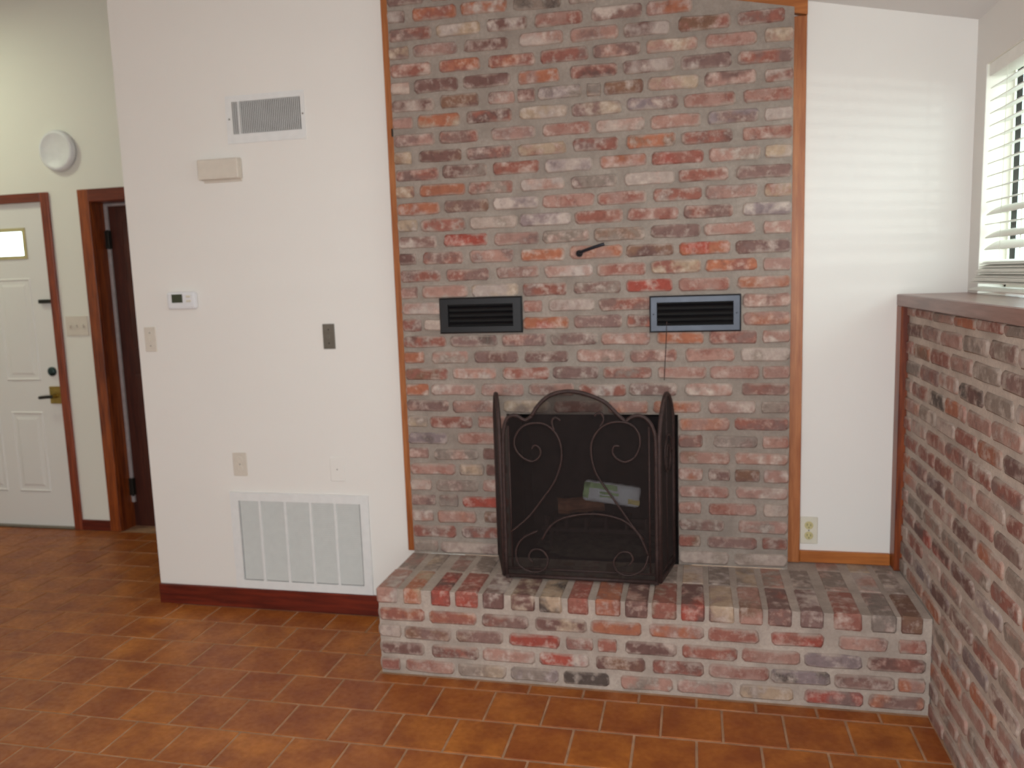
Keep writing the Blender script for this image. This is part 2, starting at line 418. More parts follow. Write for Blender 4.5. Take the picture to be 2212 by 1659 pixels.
WALL=['-448,-292,m -267,-81,rg', '-448,-375,wd -345,-164,or -148,40,ow 64,250,gk 277,383,gd 402,546,gk', '-448,-266,mr -249,-70,yw -46,117,dw 144,329,pr 361,553,mw 564,759,op 781,945,rm', '-448,-365,my -348,-166,pm -138,39,dm 83,255,wp 278,463,pm 478,651,wd 680,869,br 890,1087,rm', '-448,-276,rp -243,-75,ro -43,144,ro 160,349,rm 364,544,mp 562,752,py 777,960,pr 985,1087,py', '-448,-368,wp -351,-168,dm -147,43,dm 71,236,op 274,457,dr 476,668,wm 686,873,mw 891,1087,mr', '-448,-266,wd -245,-85,db -48,60,pm 68,140,mr 148,319,gv 338,394,gb 403,553,bd 568,755,yp 773,961,mp 987,1087,rw', '-448,-362,pm -345,-165,oy -141,46,rd 74,263,yw 279,470,my 489,682,vm 700,887,pr 912,1087,pr', '-448,-273,mp -256,-94,mr -41,136,pm 164,355,pr 370,556,wp 574,762,pr 784,969,vm 987,1087,wm', '-448,-374,yb -344,-163,db -146,42,mr 64,256,yr 280,457,rm 483,670,ob 690,877,rd 909,1087,pr', '-448,-262,mr -250,-63,gd -42,148,rp 168,356,wv 383,564,op 577,773,rR 787,977,pg 990,1087,yw', '-448,-370,ry -348,-152,or -144,41,gr 69,245,wp 269,451,gm 474,664,wp 677,863,rp 888,1087,mp', '-448,-264,or -247,-59,mb -43,144,vw 156,361,pr 371,562,pr 583,765,rd 776,967,pm 989,1087,yr', '-448,-362,yg -349,-158,rg -145,53,wg 61,269,vw 281,470,rp 485,680,rp 695,878,mr 911,1087,vw', '-448,-283,mw -254,-69,RR -44,140,pm 152,339,gp 354,555,gb 574,761,md 772,958,pr 986,1087,py', '-448,-373,dm -347,-176,mr -147,36,pm 61,242,ow 258,466,po 478,660,bd 679,868,oR 886,1087,md', '-448,-273,rm -251,-70,mr -40,136,pm 156,348,wp 364,557,pr 573,761,ry 776,966,ro 987,1087,pw', '-448,-375,mp -358,-161,pm -148,48,wy 65,247,rm 271,460,mg 476,656,Rp 678,868,pr 893,1087,po', '-448,-257,wp 67,144,pr 169,357,wm 369,579,mr 912,1087,mp', '-448,-364,rm -353,-264,pw 63,253,oR 269,462,mp 478,578,rd 916,1087,po', '-448,-263,rd -245,-45,mk -28,158,mr 174,363,mg 375,570,pm 593,772,oo 790,968,mr 986,1087,pw', '-448,-360,oo -327,-171,pg -145,40,md 65,246,md 278,472,gp 487,669,mr 700,887,pr 906,1087,wg', '-448,-260,rb -243,-54,pw -29,166,rp 179,365,mg 380,576,gr 592,783,pr 794,979,pr 987,1087,pr', '-448,-346,ow -338,-146,pw -121,61,pm 78,267,pm 283,472,rw 482,672,mw 699,880,pw 910,1087,mr', '-448,-262,mp -249,-55,pm -30,163,gy 179,381,mr 397,559,po 575,760,po 786,966,pw 984,1087,gm', '-448,-358,yg -349,-164,rm -142,-22,pr 672,869,po 885,1087,mr', '-448,-273,vk -232,-22,pr 672,766,mr 806,972,gm 988,1087,pr', '-448,-360,mp -337,-143,gp -124,-22,dm 672,870,pb 886,1087,pw', '-448,-247,pr -228,-122,gy -113,-22,dr 672,767,op 786,870,md 886,981,bd 993,1087,pw', '-448,-353,wp -334,-148,gm -130,-22,pp 672,866,rp 890,1087,pw', '-448,-337,mp -323,-239,gm -222,-22,RR 672,761,pr 785,970,pr 994,1087,wg', '-448,-350,pw -336,-162,po -130,-22,bm 672,850,mg 899,1087,pg', '-448,-254,rm -230,-22,rm 672,757,rb 781,971,mr 991,1087,rm', '-448,-337,gp -332,-22,wm 672,867,wg 883,1087,wg']
HEARTH=['-460,-376,pw -349,-280,yo -239,-165,dR -144,-56,rR -37,44,dw 71,161,dy 178,261,yk 283,358,rR 382,473,or 490,571,dp 585,671,rb 685,767,dR 782,867,ym 884,963,pb 980,1058,mr 1085,1160,mw 1194,1283,rp 1312,1390,gm 1405,1471,bd', '-428,-269,ro -251,-65,ro -44,134,rm 159,351,dy 364,549,or 574,765,op 776,951,rm 990,1163,rR 1210,1365,pm 1398,1485,pr', '-428,-366,ww -355,-166,mb -148,35,mb 59,251,RR 272,373,rm 388,459,rm 488,670,dw 687,879,rd 891,1087,pr 1100,1286,vd 1301,1485,dr', '-428,-276,dm -247,-60,rd -46,159,pw 169,356,Rw 379,560,db 583,765,rd 779,986,pr 989,1187,vk 1196,1390,md 1400,1485,po', '-428,-377,rm -355,-158,pr -147,44,gy 61,243,gv 260,429,kk 468,657,pg 671,865,pg 885,1066,yg 1102,1293,mR 1308,1485,mo']
CURVES={'arch': [(0.138, 0.983), (0.163, 1.022), (0.208, 1.061), (0.272, 1.076), (0.324, 1.071), (0.371, 1.057), (0.418, 1.033), (0.455, 0.995), (0.488, 0.962)], 'shl': [(0.138, 0.983), (0.11, 0.966), (0.078, 0.983), (0.048, 0.978), (0.033, 0.943), (0.025, 0.878), (0.022, 0.626), (0.027, 0.343)], 'shr': [(0.488, 0.962), (0.511, 0.981), (0.539, 0.986), (0.567, 0.971), (0.587, 0.938), (0.596, 0.886), (0.596, 0.693), (0.596, 0.352)], 'sr': [(0.465, 0.872), (0.446, 0.874), (0.439, 0.85), (0.455, 0.826), (0.485, 0.814), (0.519, 0.832), (0.538, 0.871), (0.538, 0.914), (0.515, 0.95), (0.474, 0.964), (0.426, 0.958), (0.388, 0.932), (0.363, 0.888), (0.36, 0.839), (0.371, 0.785), (0.389, 0.747), (0.422, 0.698), (0.459, 0.645), (0.501, 0.582), (0.543, 0.52)], 'sl': [(0.134, 0.858), (0.149, 0.873), (0.168, 0.856), (0.165, 0.831), (0.137, 0.81), (0.098, 0.825), (0.072, 0.859), (0.071, 0.899), (0.097, 0.939), (0.137, 0.956), (0.186, 0.954), (0.224, 0.925), (0.245, 0.881), (0.248, 0.822), (0.232, 0.763), (0.209, 0.717), (0.168, 0.661), (0.116, 0.594), (0.048, 0.53)], 'hr': [(0.375, 0.985), (0.387, 0.997), (0.403, 0.992), (0.408, 0.97), (0.393, 0.944)], 'hl': [(0.247, 0.967), (0.23, 0.979), (0.215, 0.964), (0.224, 0.925)], 'low': [(0.163, 0.504), (0.2, 0.561), (0.25, 0.593), (0.334, 0.611), (0.411, 0.609), (0.482, 0.587), (0.534, 0.534), (0.566, 0.461)], 'bl': [(0.126, 0.415), (0.111, 0.435), (0.127, 0.462), (0.162, 0.463), (0.186, 0.429), (0.17, 0.387), (0.124, 0.374), (0.074, 0.398), (0.061, 0.454), (0.088, 0.506), (0.149, 0.539)], 'br': [(0.494, 0.418), (0.509, 0.444), (0.495, 0.468), (0.461, 0.466), (0.437, 0.43), (0.451, 0.391), (0.494, 0.378), (0.546, 0.405), (0.566, 0.461)]}


# ---------------------------------------------------------------- brick chimney
zc = ceil_z
m = MB(); y0, y1 = .003, .30
def ztr(x): return ceil_z(x)-.054*1.022
m.prism([(CX0, HT-.003), (FX0, HT-.003), (FX0, ztr(FX0)), (CX0, ztr(CX0))], y0, y1)
m.prism([(FX1, HT-.003), (CX1, HT-.003), (CX1, ztr(CX1)), (FX1, ztr(FX1))], y0, y1)
m.prism([(FX0, FZ1), (FX1, FZ1), (FX1, ztr(FX1)), (FX0, ztr(FX0))], y0, y1)
chim = m.build('wall_chimney', 'mortar')
struct(chim, 'tall chimney face of reclaimed red brick with grey mortar above the fireplace', 'wall')
NR = 0
for i, row in enumerate(WALL):
    z = 2.6074-i*.0677
    for e in row.split():
        a, b, code = e.split(','); a = int(a)/1000; b = int(b)/1000
        xm = 1.715-(z+.030+.056-2.3514)/.211
        b = min(b, xm)
        if b-a < .04: continue
        if True:
            face_brick(chim, ((a+b)/2, -.001+rnd.uniform(-.0018, .0018), z+rnd.uniform(-.002, .002)), b-a, code, .0535+rnd.uniform(-.0035, .002))
            NR += 1
# the courses above the picture, joined
m = MB()
for i in (-1, -2):
    z = 2.6074-i*.0677
    x = CX0+(.0 if i % 2 else -.1)
    while x < 1.0:
        x1 = x+.195; xm = 1.715-(z+.030+.056-2.3514)/.211
        a, b = max(x, CX0), min(x1, xm)
        if b-a > .05: m.box(a, b, -.005, .01, z-.027, z+.027, bev=.002)
        x += .207
tag(m.build('upper_brickwork', M['brick'], chim), kind='stuff')
chim.children[-1].color = PAL['m']; chim.children[-1]['tint'] = list(PAL['p'][:3])
# firebox behind the opening
fb = MB()
fb.box(FX0-.05, FX0+.0, .02, .52, HT-.05, FZ1+.1).box(FX1, FX1+.05, .02, .52, HT-.05, FZ1+.1)
fb.box(FX0-.05, FX1+.05, .50, .56, HT-.05, FZ1+.1).box(FX0-.05, FX1+.05, .02, .52, HT-.06, HT-.008).box(FX0-.05, FX1+.05, .12, .56, FZ1+.04, FZ1+.12)
fb.build('firebox', 'firebox', chim)

# ---------------------------------------------------------------- hearth
hr = MB().box(-.453, XK, -.402, .003, 0, HT-.004).box(CX1, XK, .003, YW, 0, HT-.004).build('hearth', 'mortar')
MM = mortar_mat(1.35); hr.data.materials[0] = MM; kmort = mortar_mat(1.7)
tag(hr, 'raised brick hearth with a header edge running below the fireplace to the knee wall', 'hearth')
ZZ = (.310, .241, .172, .104, .038)
for i, row in enumerate(HEARTH):
    for e in row.split():
        a, b, code = e.split(','); a = int(a)/1000; b = int(b)/1000
        if i == 0:
            a = max(a, -.458)
            block_brick(hr, ((a+b)/2, -.311, HT-.029), (b-a, .204, .061), code)
        else:
            if a < -.42: a = -.452
            face_brick(hr, ((a+b)/2, -.4065+rnd.uniform(-.0015, .0015), ZZ[i]+rnd.uniform(-.0015, .0015)), b-a, code, .053)
heads = [tuple(float(v)/1000 for v in e.split(',')[:2]) for e in HEARTH[0].split()]
backc = 'gp gy pg gw wg gw yg pw gy gw gp wy gw yg pg gw gp wp gw'.split()
for k, (a, b) in enumerate(heads):
    a = max(a, -.452)
    block_brick(hr, ((a+b)/2, -.101, HT-.030), (b-a, .196, .058), backc[k % len(backc)])
for k, (a, b) in enumerate(heads):
    if a > CX1: block_brick(hr, ((a+b)/2, .046, HT-.030), (b-a, .088, .058), backc[(k*3) % len(backc)])
for i in range(1, 5):                       # left return of the hearth
    for k, (ya, yb) in enumerate(((-.40, -.21), (-.20, -.01)) if i % 2 else ((-.40, -.31), (-.30, -.11), (-.10, -.01))):
        face_brick(hr, (-.4565, (ya+yb)/2, ZZ[i]), yb-ya, rnd.choice(('rm', 'pm', 'mr', 'po')), .053, rz=-PI/2)

# ---------------------------------------------------------------- brick knee wall under the window
kw = box('wall_knee', 'mortar', (XK+.004, XS, -3.4, YW, 0, 1.353))
kw.data.materials[0] = kmort
struct(kw, 'half-height brick knee wall under the window with a wooden cap', 'wall')
codes = ['rp', 'wp', 'pr', 'wp', 'pm', 'rp', 'mr', 'pw', 'mw', 'gp', 'op', 'pv', 'vw', 'rm', 'pg', 'mg', 'gw', 'gp', 'po', 'wm', 'gg']
accent = {(1, -.10): 'db', (2, -.15): 'ob', (2, -.36): 'rr', (3, -.30): 'mr', (3, -.66): 'kd', (4, -.24): 'rm', (4, -.42): 'kw', (5, -1.00): 'dm', (6, -.80): 'rw', (7, -.52): 'ro', (8, -.44): 'dv', (9, -.75): 'dd', (11, -.35): 'dR', (11, -.65): 'dv', (13, -.5): 'dv', (14, -.80): 'vd'}
for k in range(20):
    zc_ = 1.3425-.0694*k
    if zc_ < .02: break
    H = .054; zz = zc_
    if k == 0: H = .034; zz = 1.334
    y = YW-.02-(.0 if k % 2 else .10)+rnd.uniform(-.02, .02)
    yend = -2.0 if k < 99 else -2
    first = True
    yy = .045
    L = .195+rnd.uniform(-.02, .015) if k % 2 else .10+rnd.uniform(-.02, .02)
    while yy > -1.92:
        ya = yy-L
        mid = (yy+ya)/2
        code = rnd.choice(codes)
        for (kk, my), c in accent.items():
            if kk == k and abs(my-mid) < .105: code = c
        hidden = (zz < HT-.02 and ya > -HD)
        if not hidden:
            face_brick(kw, (XK+.002+rnd.uniform(-.002, .002), mid, zz+rnd.uniform(-.003, .003)), L, code, H+rnd.uniform(-.003, .002), rz=-PI/2)
        yy = ya-.0125; L = .197+rnd.uniform(-.016, .016)
m = MB()
for k in range(20):
    zc_ = 1.3425-.0694*k
    if k == 0: zc_ = 1.330
    if zc_ < .02: break
    y = -2.13-(.1 if k % 2 else 0)
    while y > -3.2:
        m.box(XK-.004, XK+.01, y-.19, y, zc_-(.014 if k == 0 else .027), zc_+(.014 if k == 0 else .027), bev=.002); y -= .207
sb = m.build('further_brickwork', M['brick'], kw); tag(sb, kind='stuff'); sb.color = PAL['r']; sb['tint'] = list(PAL['p'][:3])
cap = box('windowsill', 'ledge', (1.475, 1.80, -3.4, YW, 1.353, 1.3965), bev=.003)
struct(cap, 'reddish-brown wooden cap board on top of the brick knee wall, running into the window recess', 'windowsill')

# ---------------------------------------------------------------- timber trim
def trim(n, mat, b, label, bev=.002):
    return struct(box('trim_%d' % n, mat, b, bev=bev), label, 'trim')
trim(1, 'pine', (-.502, CX0-.001, .072, YW, HT-.02, ceil_z(-.447)-.057), 'honey pine strip down the left edge of the brick chimney')
trim(2, 'pine', (CX1+.001, 1.140, .075, YW, HT, ceil_z(1.14)-.056), 'honey pine strip down the right edge of the brick chimney')
t = MB().prism([(-.502, ztr(-.502)), (1.1405, ztr(1.1405)), (1.1405, ceil_z(1.1405)-.002), (-.502, ceil_z(-.502)-.002)], .070, YW).build('trim_3', 'pine_x')
struct(t, 'sloping pine strip along the ceiling above the brick chimney', 'trim')
trim(4, 'pine_x', (1.141, 1.475, .082, YW, HT, HT+.046), 'pine strip at the foot of the narrow white wall on the hearth')
trim(5, 'casing', (1.476, 1.508, .030, YW, HT, 1.353), 'reddish wooden strip down the corner beside the knee wall')
struct(box('baseboard_partition', 'red_wood_x', (-1.792, -.455, .084, YW, 0, .096), bev=.003), 'dark red-brown baseboard under the white partition wall', 'baseboard')
struct(box('baseboard_entry', 'red_wood_x', (-3.068, -2.860, YE-.015, YE, 0, .068), bev=.003), 'short red-brown baseboard between the two entry doors', 'baseboard')

# ---------------------------------------------------------------- floor tiles
def tile_mesh(w, d):
    bm = bmesh.new(); h = .007; e = .0035
    a = [bm.verts.new((x*w/2, y*d/2, 0)) for x, y in ((-1, -1), (1, -1), (1, 1), (-1, 1))]
    b = [bm.verts.new((x*w/2, y*d/2, h-.003)) for x, y in ((-1, -1), (1, -1), (1, 1), (-1, 1))]
    c = [bm.verts.new((x*(w/2-e), y*(d/2-e), h)) for x, y in ((-1, -1), (1, -1), (1, 1), (-1, 1))]
    for p, q in ((a, b), (b, c)):
        for k in range(4): bm.faces.new((p[k], p[(k+1) % 4], q[(k+1) % 4], q[k]))
    bm.faces.new(c)
    bmesh.ops.recalc_face_normals(bm, faces=bm.faces)
    me = bpy.data.meshes.new('tile'); bm.to_mesh(me); bm.free(); me.materials.append(M['tile']); return me
TM = tile_mesh(.1945, .1945)
from bpy_extras.object_utils import world_to_camera_view
S.render.resolution_x, S.render.resolution_y = 2212, 1659
bpy.context.view_layer.update()
def clipcell(x0, x1, y0, y1):               # keep clear of hearth, walls
    if y1 > YW-.02 and x0 > -1.79:
        if y0 >= YW-.05: return None
        y1 = YW-.02
    if x1 > -.457 and y1 > -.418:
        if x0 >= -.457-.03:
            if y0 >= -.418-.02: return None
            y1 = -.418
        elif y0 > -.418-.1: x1 = -.459
        else: pass
    if x1 > XK-.006: x1 = XK-.006
    if y1 > YE-.02: y1 = YE-.02
    if x1-x0 < .02 or y1-y0 < .02: return None
    return x0, x1, y0, y1
cells = []
for r in range(-25, 9):
    yb = -.480+.2*r; yt = yb+.2
    off = .022 if r % 2 else -.062
    # rows run: r = -1 is the first full course in front of the hearth
    for k in range(-24, 10):
        xl = off+.2*k
        q = clipcell(xl+.0029, xl+.1971, yb+.0029, yt-.0029)
        if not q or q[0] < -4.49: continue
        cx, cy = (q[0]+q[1])/2, (q[2]+q[3])/2
        v = world_to_camera_view(S, cam, Vector((cx, cy, 0)))
        inv = v.z > 0 and -.04 < v.x < 1.04 and -.06 < v.y < 1.0
        if cy > YW and cx > -1.79-(cy-YW)*.75: inv = False
        d = (Vector((cx, cy, 0))-cam.location).length
        cells.append((0 if inv else 1, d, q))
cells.sort()
NT = 0
far = []
for s_, d, q in cells:
    if s_ == 0 and NT < 296:
        o = bpy.data.objects.new('tile', TM); C.objects.link(o); o.parent = floor
        o.location = ((q[0]+q[1])/2, (q[2]+q[3])/2, -.0054)
        o.scale = ((q[1]-q[0])/.1945, (q[3]-q[2])/.1945, rnd.uniform(.93, 1.07)); NT += 1
    else: far.append(q)
m = MB()
for x0, x1, y0, y1 in far: m.box(x0, x1, y0, y1, -.004, .0014)
tag(m.build('further_tiles', 'tile', floor), kind='stuff')

# ---------------------------------------------------------------- window in the side wall
win = MB()
gx = 1.800
win.box(XS+.002, gx+.004, WY1-.0005, WY1+.002, WZ0, WZ1)                      # far jamb lining
win.box(XS+.002, gx+.004, WY0-.002, WY0+.001, WZ0, WZ1).box(XS+.002, gx+.004, WY0, WY1, WZ1-.002, WZ1+.001)
win = win.build('window_1', 'jamb')
struct(win, 'white-framed window recessed in the wall above the brick knee wall', 'window')
f = MB()
GX = gx+.005
f.box(gx-.001, GX, WY1-.018, WY1-.001, WZ0, WZ1).box(gx-.001, GX, WY0+.001, WY0+.04, WZ0, WZ1).box(gx-.001, GX, WY0, WY1, WZ1-.03, WZ1-.002).box(gx-.001, GX, WY0, WY1, WZ0+.001, WZ0+.03).box(gx-.001, GX, -1.23, -1.18, WZ0, WZ1)
f.build('window_frame', 'jamb', win)
box('muntin', 'jamb', (gx, gx+.003, -.136, -.126, WZ0+.03, WZ1-.03), win)
box('pane', 'glass', (gx+.0015, gx+.0025, -1.18, WY1-.018, WZ0+.03, WZ1-.03), win)
box('pane', 'glass', (gx+.0015, gx+.0025, WY0+.04, -1.23, WZ0+.03, WZ1-.03), win)

# ---------------------------------------------------------------- blind
bl = empty('window_blind', (1.748, -1.2, WZ1))
tag(bl, 'white two-inch slatted blind partly lowered in the window, lowest slats stacked on the sill', 'blind')
def slat_mesh():
    m_ = MB(); n = 4
    prof = []
    for k in range(n+1):
        t = -1+2*k/n; prof.append((t*.0245, .0022*(1-t*t)))
    bm = m_.bm; A = []
    for yv in (-1.175, 1.175):
        A.append([bm.verts.new((x, yv, z)) for x, z in prof]+[bm.verts.new((x, yv, z-.0028)) for x, z in prof[::-1]])
    N = len(A[0])
    for k in range(N): bm.faces.new((A[0][k], A[0][(k+1) % N], A[1][(k+1) % N], A[1][k]))
    bm.faces.new(A[0][::-1]); bm.faces.new(A[1])
    bmesh.ops.recalc_face_normals(bm, faces=bm.faces)
    me = bpy.data.meshes.new('slat'); bm.to_mesh(me); bm.free(); me.materials.append(M['blind']); return me
SM = slat_mesh()
def slat(x, z, tilt, rz=0.0, dy=0.0):
    o = bpy.data.objects.new('slat', SM); C.objects.link(o); o.parent = bl
    o.location = (x-1.748, dy, z-WZ1); o.rotation_euler = (0, tilt, rz)
MB().box(-.028, .028, -1.18, 1.18, -.045, -.002, bev=.002).build('head_rail', 'blind', bl)
zs = [2.098, 2.056, 2.014, 1.972, 1.930, 1.888, 1.846, 1.803, 1.760, 1.716]
for z in zs: slat(1.748, z, math.radians(-13))
slat(1.746, 1.680, math.radians(-34)); slat(1.748, 1.636, math.radians(-4)); slat(1.746, 1.600, math.radians(-30)); slat(1.744, 1.562, math.radians(-36))
for k in range(11):
    t = k/10
    slat(1.742-.038*t+rnd.uniform(-.002, .002), 1.508-.0078*k, math.radians(-8+5*math.sin(k*1.7)), rnd.uniform(-.0015, .0015), .004*math.sin(k*2.1))
MB().box(-.026, .026, -1.18, 1.18, -.009, .009, bev=.003).build('bottom_rail', 'blind', bl)
bl.children[-1].location = (1.701-1.748, 0, 1.4155-WZ1)
for yv in (-.06+1.2-.12, .55, 0, -.55, -1.05):
    MB().cyl((-.026, yv, -.66), (-.026, yv, -.04), .0009, 5).cyl((.026, yv, -.66), (.026, yv, -.04), .0009, 5).build('ladder_cord', 'cord', bl)

# ---------------------------------------------------------------- outdoors past the window
gr = box('ground', 'lawn', (1.95, 40, -30, 40, -.6, -.5)); struct(gr, 'ground outside the window', 'ground')
po = MB().box(3.470, 3.552, 4.96, 5.04, -.5, 3.9, bev=.004)
po = po.build('porch_post', 'post'); tag(po, 'dark porch post seen through the blind slats outside the window', 'post')
ds = MB().cyl((3.575, 4.93, -.5), (3.575, 4.93, 3.9), .011, 10)
ds = ds.build('downspout', 'downspout'); tag(ds, 'thin green-grey downspout beside the dark porch post outside', 'pipe')

# ---------------------------------------------------------------- wall fittings on the partition
Y = YW
def plate(b, mat, name, bev=.002, parent=None, d=.006): return box(name, mat, (b[0], b[1], Y-d, Y, b[2], b[3]), parent, bev)
# supply vent high on the wall
v = empty('air_register', (-1.06, Y, 2.225))
tag(v, 'white rectangular air register with fine grey louvres high on the white partition', 'vent')
def rel(o, ch): ch.location = -Vector(o.location); return ch
def frame_mesh(x0, x1, z0, z1, ix0, ix1, iz0, iz1, y0, y1, bev=.0):
    m_ = MB()
    m_.box(x0, x1, y0, y1, iz1, z1).box(x0, x1, y0, y1, z0, iz0).box(x0, ix0, y0, y1, iz0, iz1).box(ix1, x1, y0, y1, iz0, iz1)
    return m_
rel(v, frame_mesh(-1.246, -.876, 2.122, 2.322, -1.216, -.893, 2.161, 2.297, Y-.006, Y).build('frame', 'vent_white', v))
rel(v, box('duct_shade', 'vent_void', (-1.216, -.893, Y-.0015, Y-.0005, 2.161, 2.297), v))  # flat grey sheet, shade inside the duct put into its colour
n_l = 36
for k in range(n_l):
    x = -1.212+.315*(k+.5)/n_l
    lm_ = MB().box(-.0011, .0011, -.0035, .0035, -.068, .068)
    if k == 0:
        lo = lm_.build('louvre', 'vent_white', v); LMESH = lo.data
    else:
        lm_.bm.free(); lo = bpy.data.objects.new('louvre', LMESH); C.objects.link(lo); lo.parent = v
    lo.location = (x+1.06, -.0055, 2.229-2.225); lo.rotation_euler.z = .5
rel(v, MB().box(-1.184, -1.178, Y-.0105, Y-.002, 2.161, 2.297).build('divider', 'vent_white', v))
for x in (-1.231, -.884): rel(v, MB().lathe([(.0001, .0), (.004, .0), (.004, .0015), (.002, .0025)], 10, c=(x, Y-.006, 2.225)).build('screw', 'pewter', v))
# door chime box
c = empty('door_chime', (-1.285, Y, 2.01)); tag(c, 'beige door chime box mounted below the air register', 'chime')
rel(c, box('cover', 'plastic_beige', (-1.384, -1.188, Y-.042, Y-.004, 1.972, 2.058), c, .005))
rel(c, box('backplate', 'plastic_beige', (-1.379, -1.193, Y-.006, Y, 1.962, 2.062), c, .002))
# thermostat
t = empty('thermostat', (-1.53, Y, 1.45)); tag(t, 'white rounded thermostat with a small dark display on the white partition', 'thermostat')
rel(t, box('body', 'plastic_white', (-1.604, -1.458, Y-.026, Y, 1.411, 1.490), t, .012))
rel(t, box('display', 'lcd', (-1.577, -1.522, Y-.028, Y-.024, 1.441, 1.479), t, .001))
for z in (1.468, 1.448): rel(t, box('button', 'plastic_ivory', (-1.505, -1.480, Y-.028, Y-.024, z-.005, z+.005), t, .002))
def screw(o, x, z, mat='pewter', y=None):
    y = Y-.0055 if y is None else y
    rel(o, MB().lathe([(.0001, 0), (.0032, 0), (.0032, .001), (.0015, .0016)], 10, c=(x, y, z)).build('screw', mat, o))
# light switch near the hall corner
s1 = empty('light_switch', (-1.722, Y, 1.276)); tag(s1, 'beige light switch plate near the hall corner, lower left of the thermostat', 'switch')
rel(s1, plate((-1.752, -1.692, 1.219, 1.333), 'plastic_beige', 'cover_plate', parent=s1))
rel(s1, box('toggle', 'plastic_beige', (-1.7265, -1.7175, Y-.018, Y-.004, 1.268, 1.284), s1, .002)); screw(s1, -1.722, 1.306); screw(s1, -1.722, 1.246)
# pewter plate
s2 = empty('light_switch', (-.829, Y, 1.275)); tag(s2, 'grey metal wall plate with a small switch, left of the brick chimney', 'switch')
rel(s2, plate((-.857, -.801, 1.220, 1.330), 'pewter', 'cover_plate', parent=s2))
rel(s2, box('toggle', 'pewter', (-.8335, -.8245, Y-.018, Y-.004, 1.266, 1.284), s2, .002)); screw(s2, -.829, 1.305, 'dark_metal'); screw(s2, -.829, 1.245, 'dark_metal')
# beige outlet low on the wall
def outlet(name, x0, x1, z0, z1, mat, sock, label, cover=True):
    xc, zc2 = (x0+x1)/2, (z0+z1)/2
    o = empty(name, (xc, Y, zc2)); tag(o, label, 'outlet')
    rel(o, plate((x0, x1, z0, z1), mat, 'cover_plate', parent=o))
    for dz in (.021, -.021):
        s_ = MB().lathe([(.0001, 0), (.0165, 0), (.0165, .002), (.015, .003)], 20, c=(xc, Y-.0055, zc2+dz)).build('socket', sock, o); rel(o, s_)
        sl = MB().box(xc-.0075, xc-.0055, Y-.0095, Y-.008, zc2+dz-.002, zc2+dz+.007).box(xc+.0055, xc+.0075, Y-.0095, Y-.008, zc2+dz-.002, zc2+dz+.006).cyl((xc, Y-.0095, zc2+dz-.008), (xc, Y-.008, zc2+dz-.008), .0022, 8)
        sl = sl.build('slots', 'slot' if sock == 'socket' else sock, s_)
    screw(o, xc, zc2)
    return o
outlet('power_outlet', -1.346, -1.276, .637, .747, 'plastic_beige', 'plastic_beige', 'beige power outlet above the left end of the large return air grille')
outlet('power_outlet', 1.1425, 1.209, .417, .527, 'plastic_ivory', 'socket', 'ivory duplex power outlet with two yellowed sockets beside the pine strip near the hearth')
co = empty('cable_outlet', (-.826, Y, .679)); tag(co, 'white blank wall plate with a centre screw above the return air grille', 'outlet')
rel(co, plate((-.862, -.793, .623, .733), 'white', 'cover_plate', parent=co)); screw(co, -.828, .678)
# return air grille
g = empty('return_air_grille', (-1.025, Y, .33)); tag(g, 'large white return air grille of five louvred sections low on the partition', 'grille')
rel(g, frame_mesh(-1.374, -.688, .098, .560, -1.332, -.728, .138, .521, Y-.010, Y).build('frame', 'vent_white', g))
rel(g, box('filter', 'filter', (-1.332, -.728, Y-.0015, Y-.0005, .138, .521), g))
xs = [-1.332, -1.224, -1.096, -.970, -.849, -.728]
for x in xs[1:-1]: rel(g, box('mullion', 'vent_white', (x-.0055, x+.0055, Y-.0105, Y-.001, .138, .521), g))
LW = None
for a, b in zip(xs, xs[1:]):
    m = MB(); k = 0
    z = .143
    while z < .519:
        w = b-a-.011
        bm = m.bm; q = [bm.verts.new(p_) for p_ in ((a+.0055, Y-.008, z), (b-.0055, Y-.008, z), (b-.0055, Y-.002, z+.0075), (a+.0055, Y-.002, z+.0075))]
        q2 = [bm.verts.new((v_.co.x, v_.co.y+.0006, v_.co.z-.0008)) for v_ in q]
        bm.faces.new(q); bm.faces.new(q2[::-1])
        for i in range(4): bm.faces.new((q[i], q2[i], q2[(i+1) % 4], q[(i+1) % 4]))
        z += .0095
    lo = m.build('louvre_section', 'grille_grey', g); rel(g, lo)

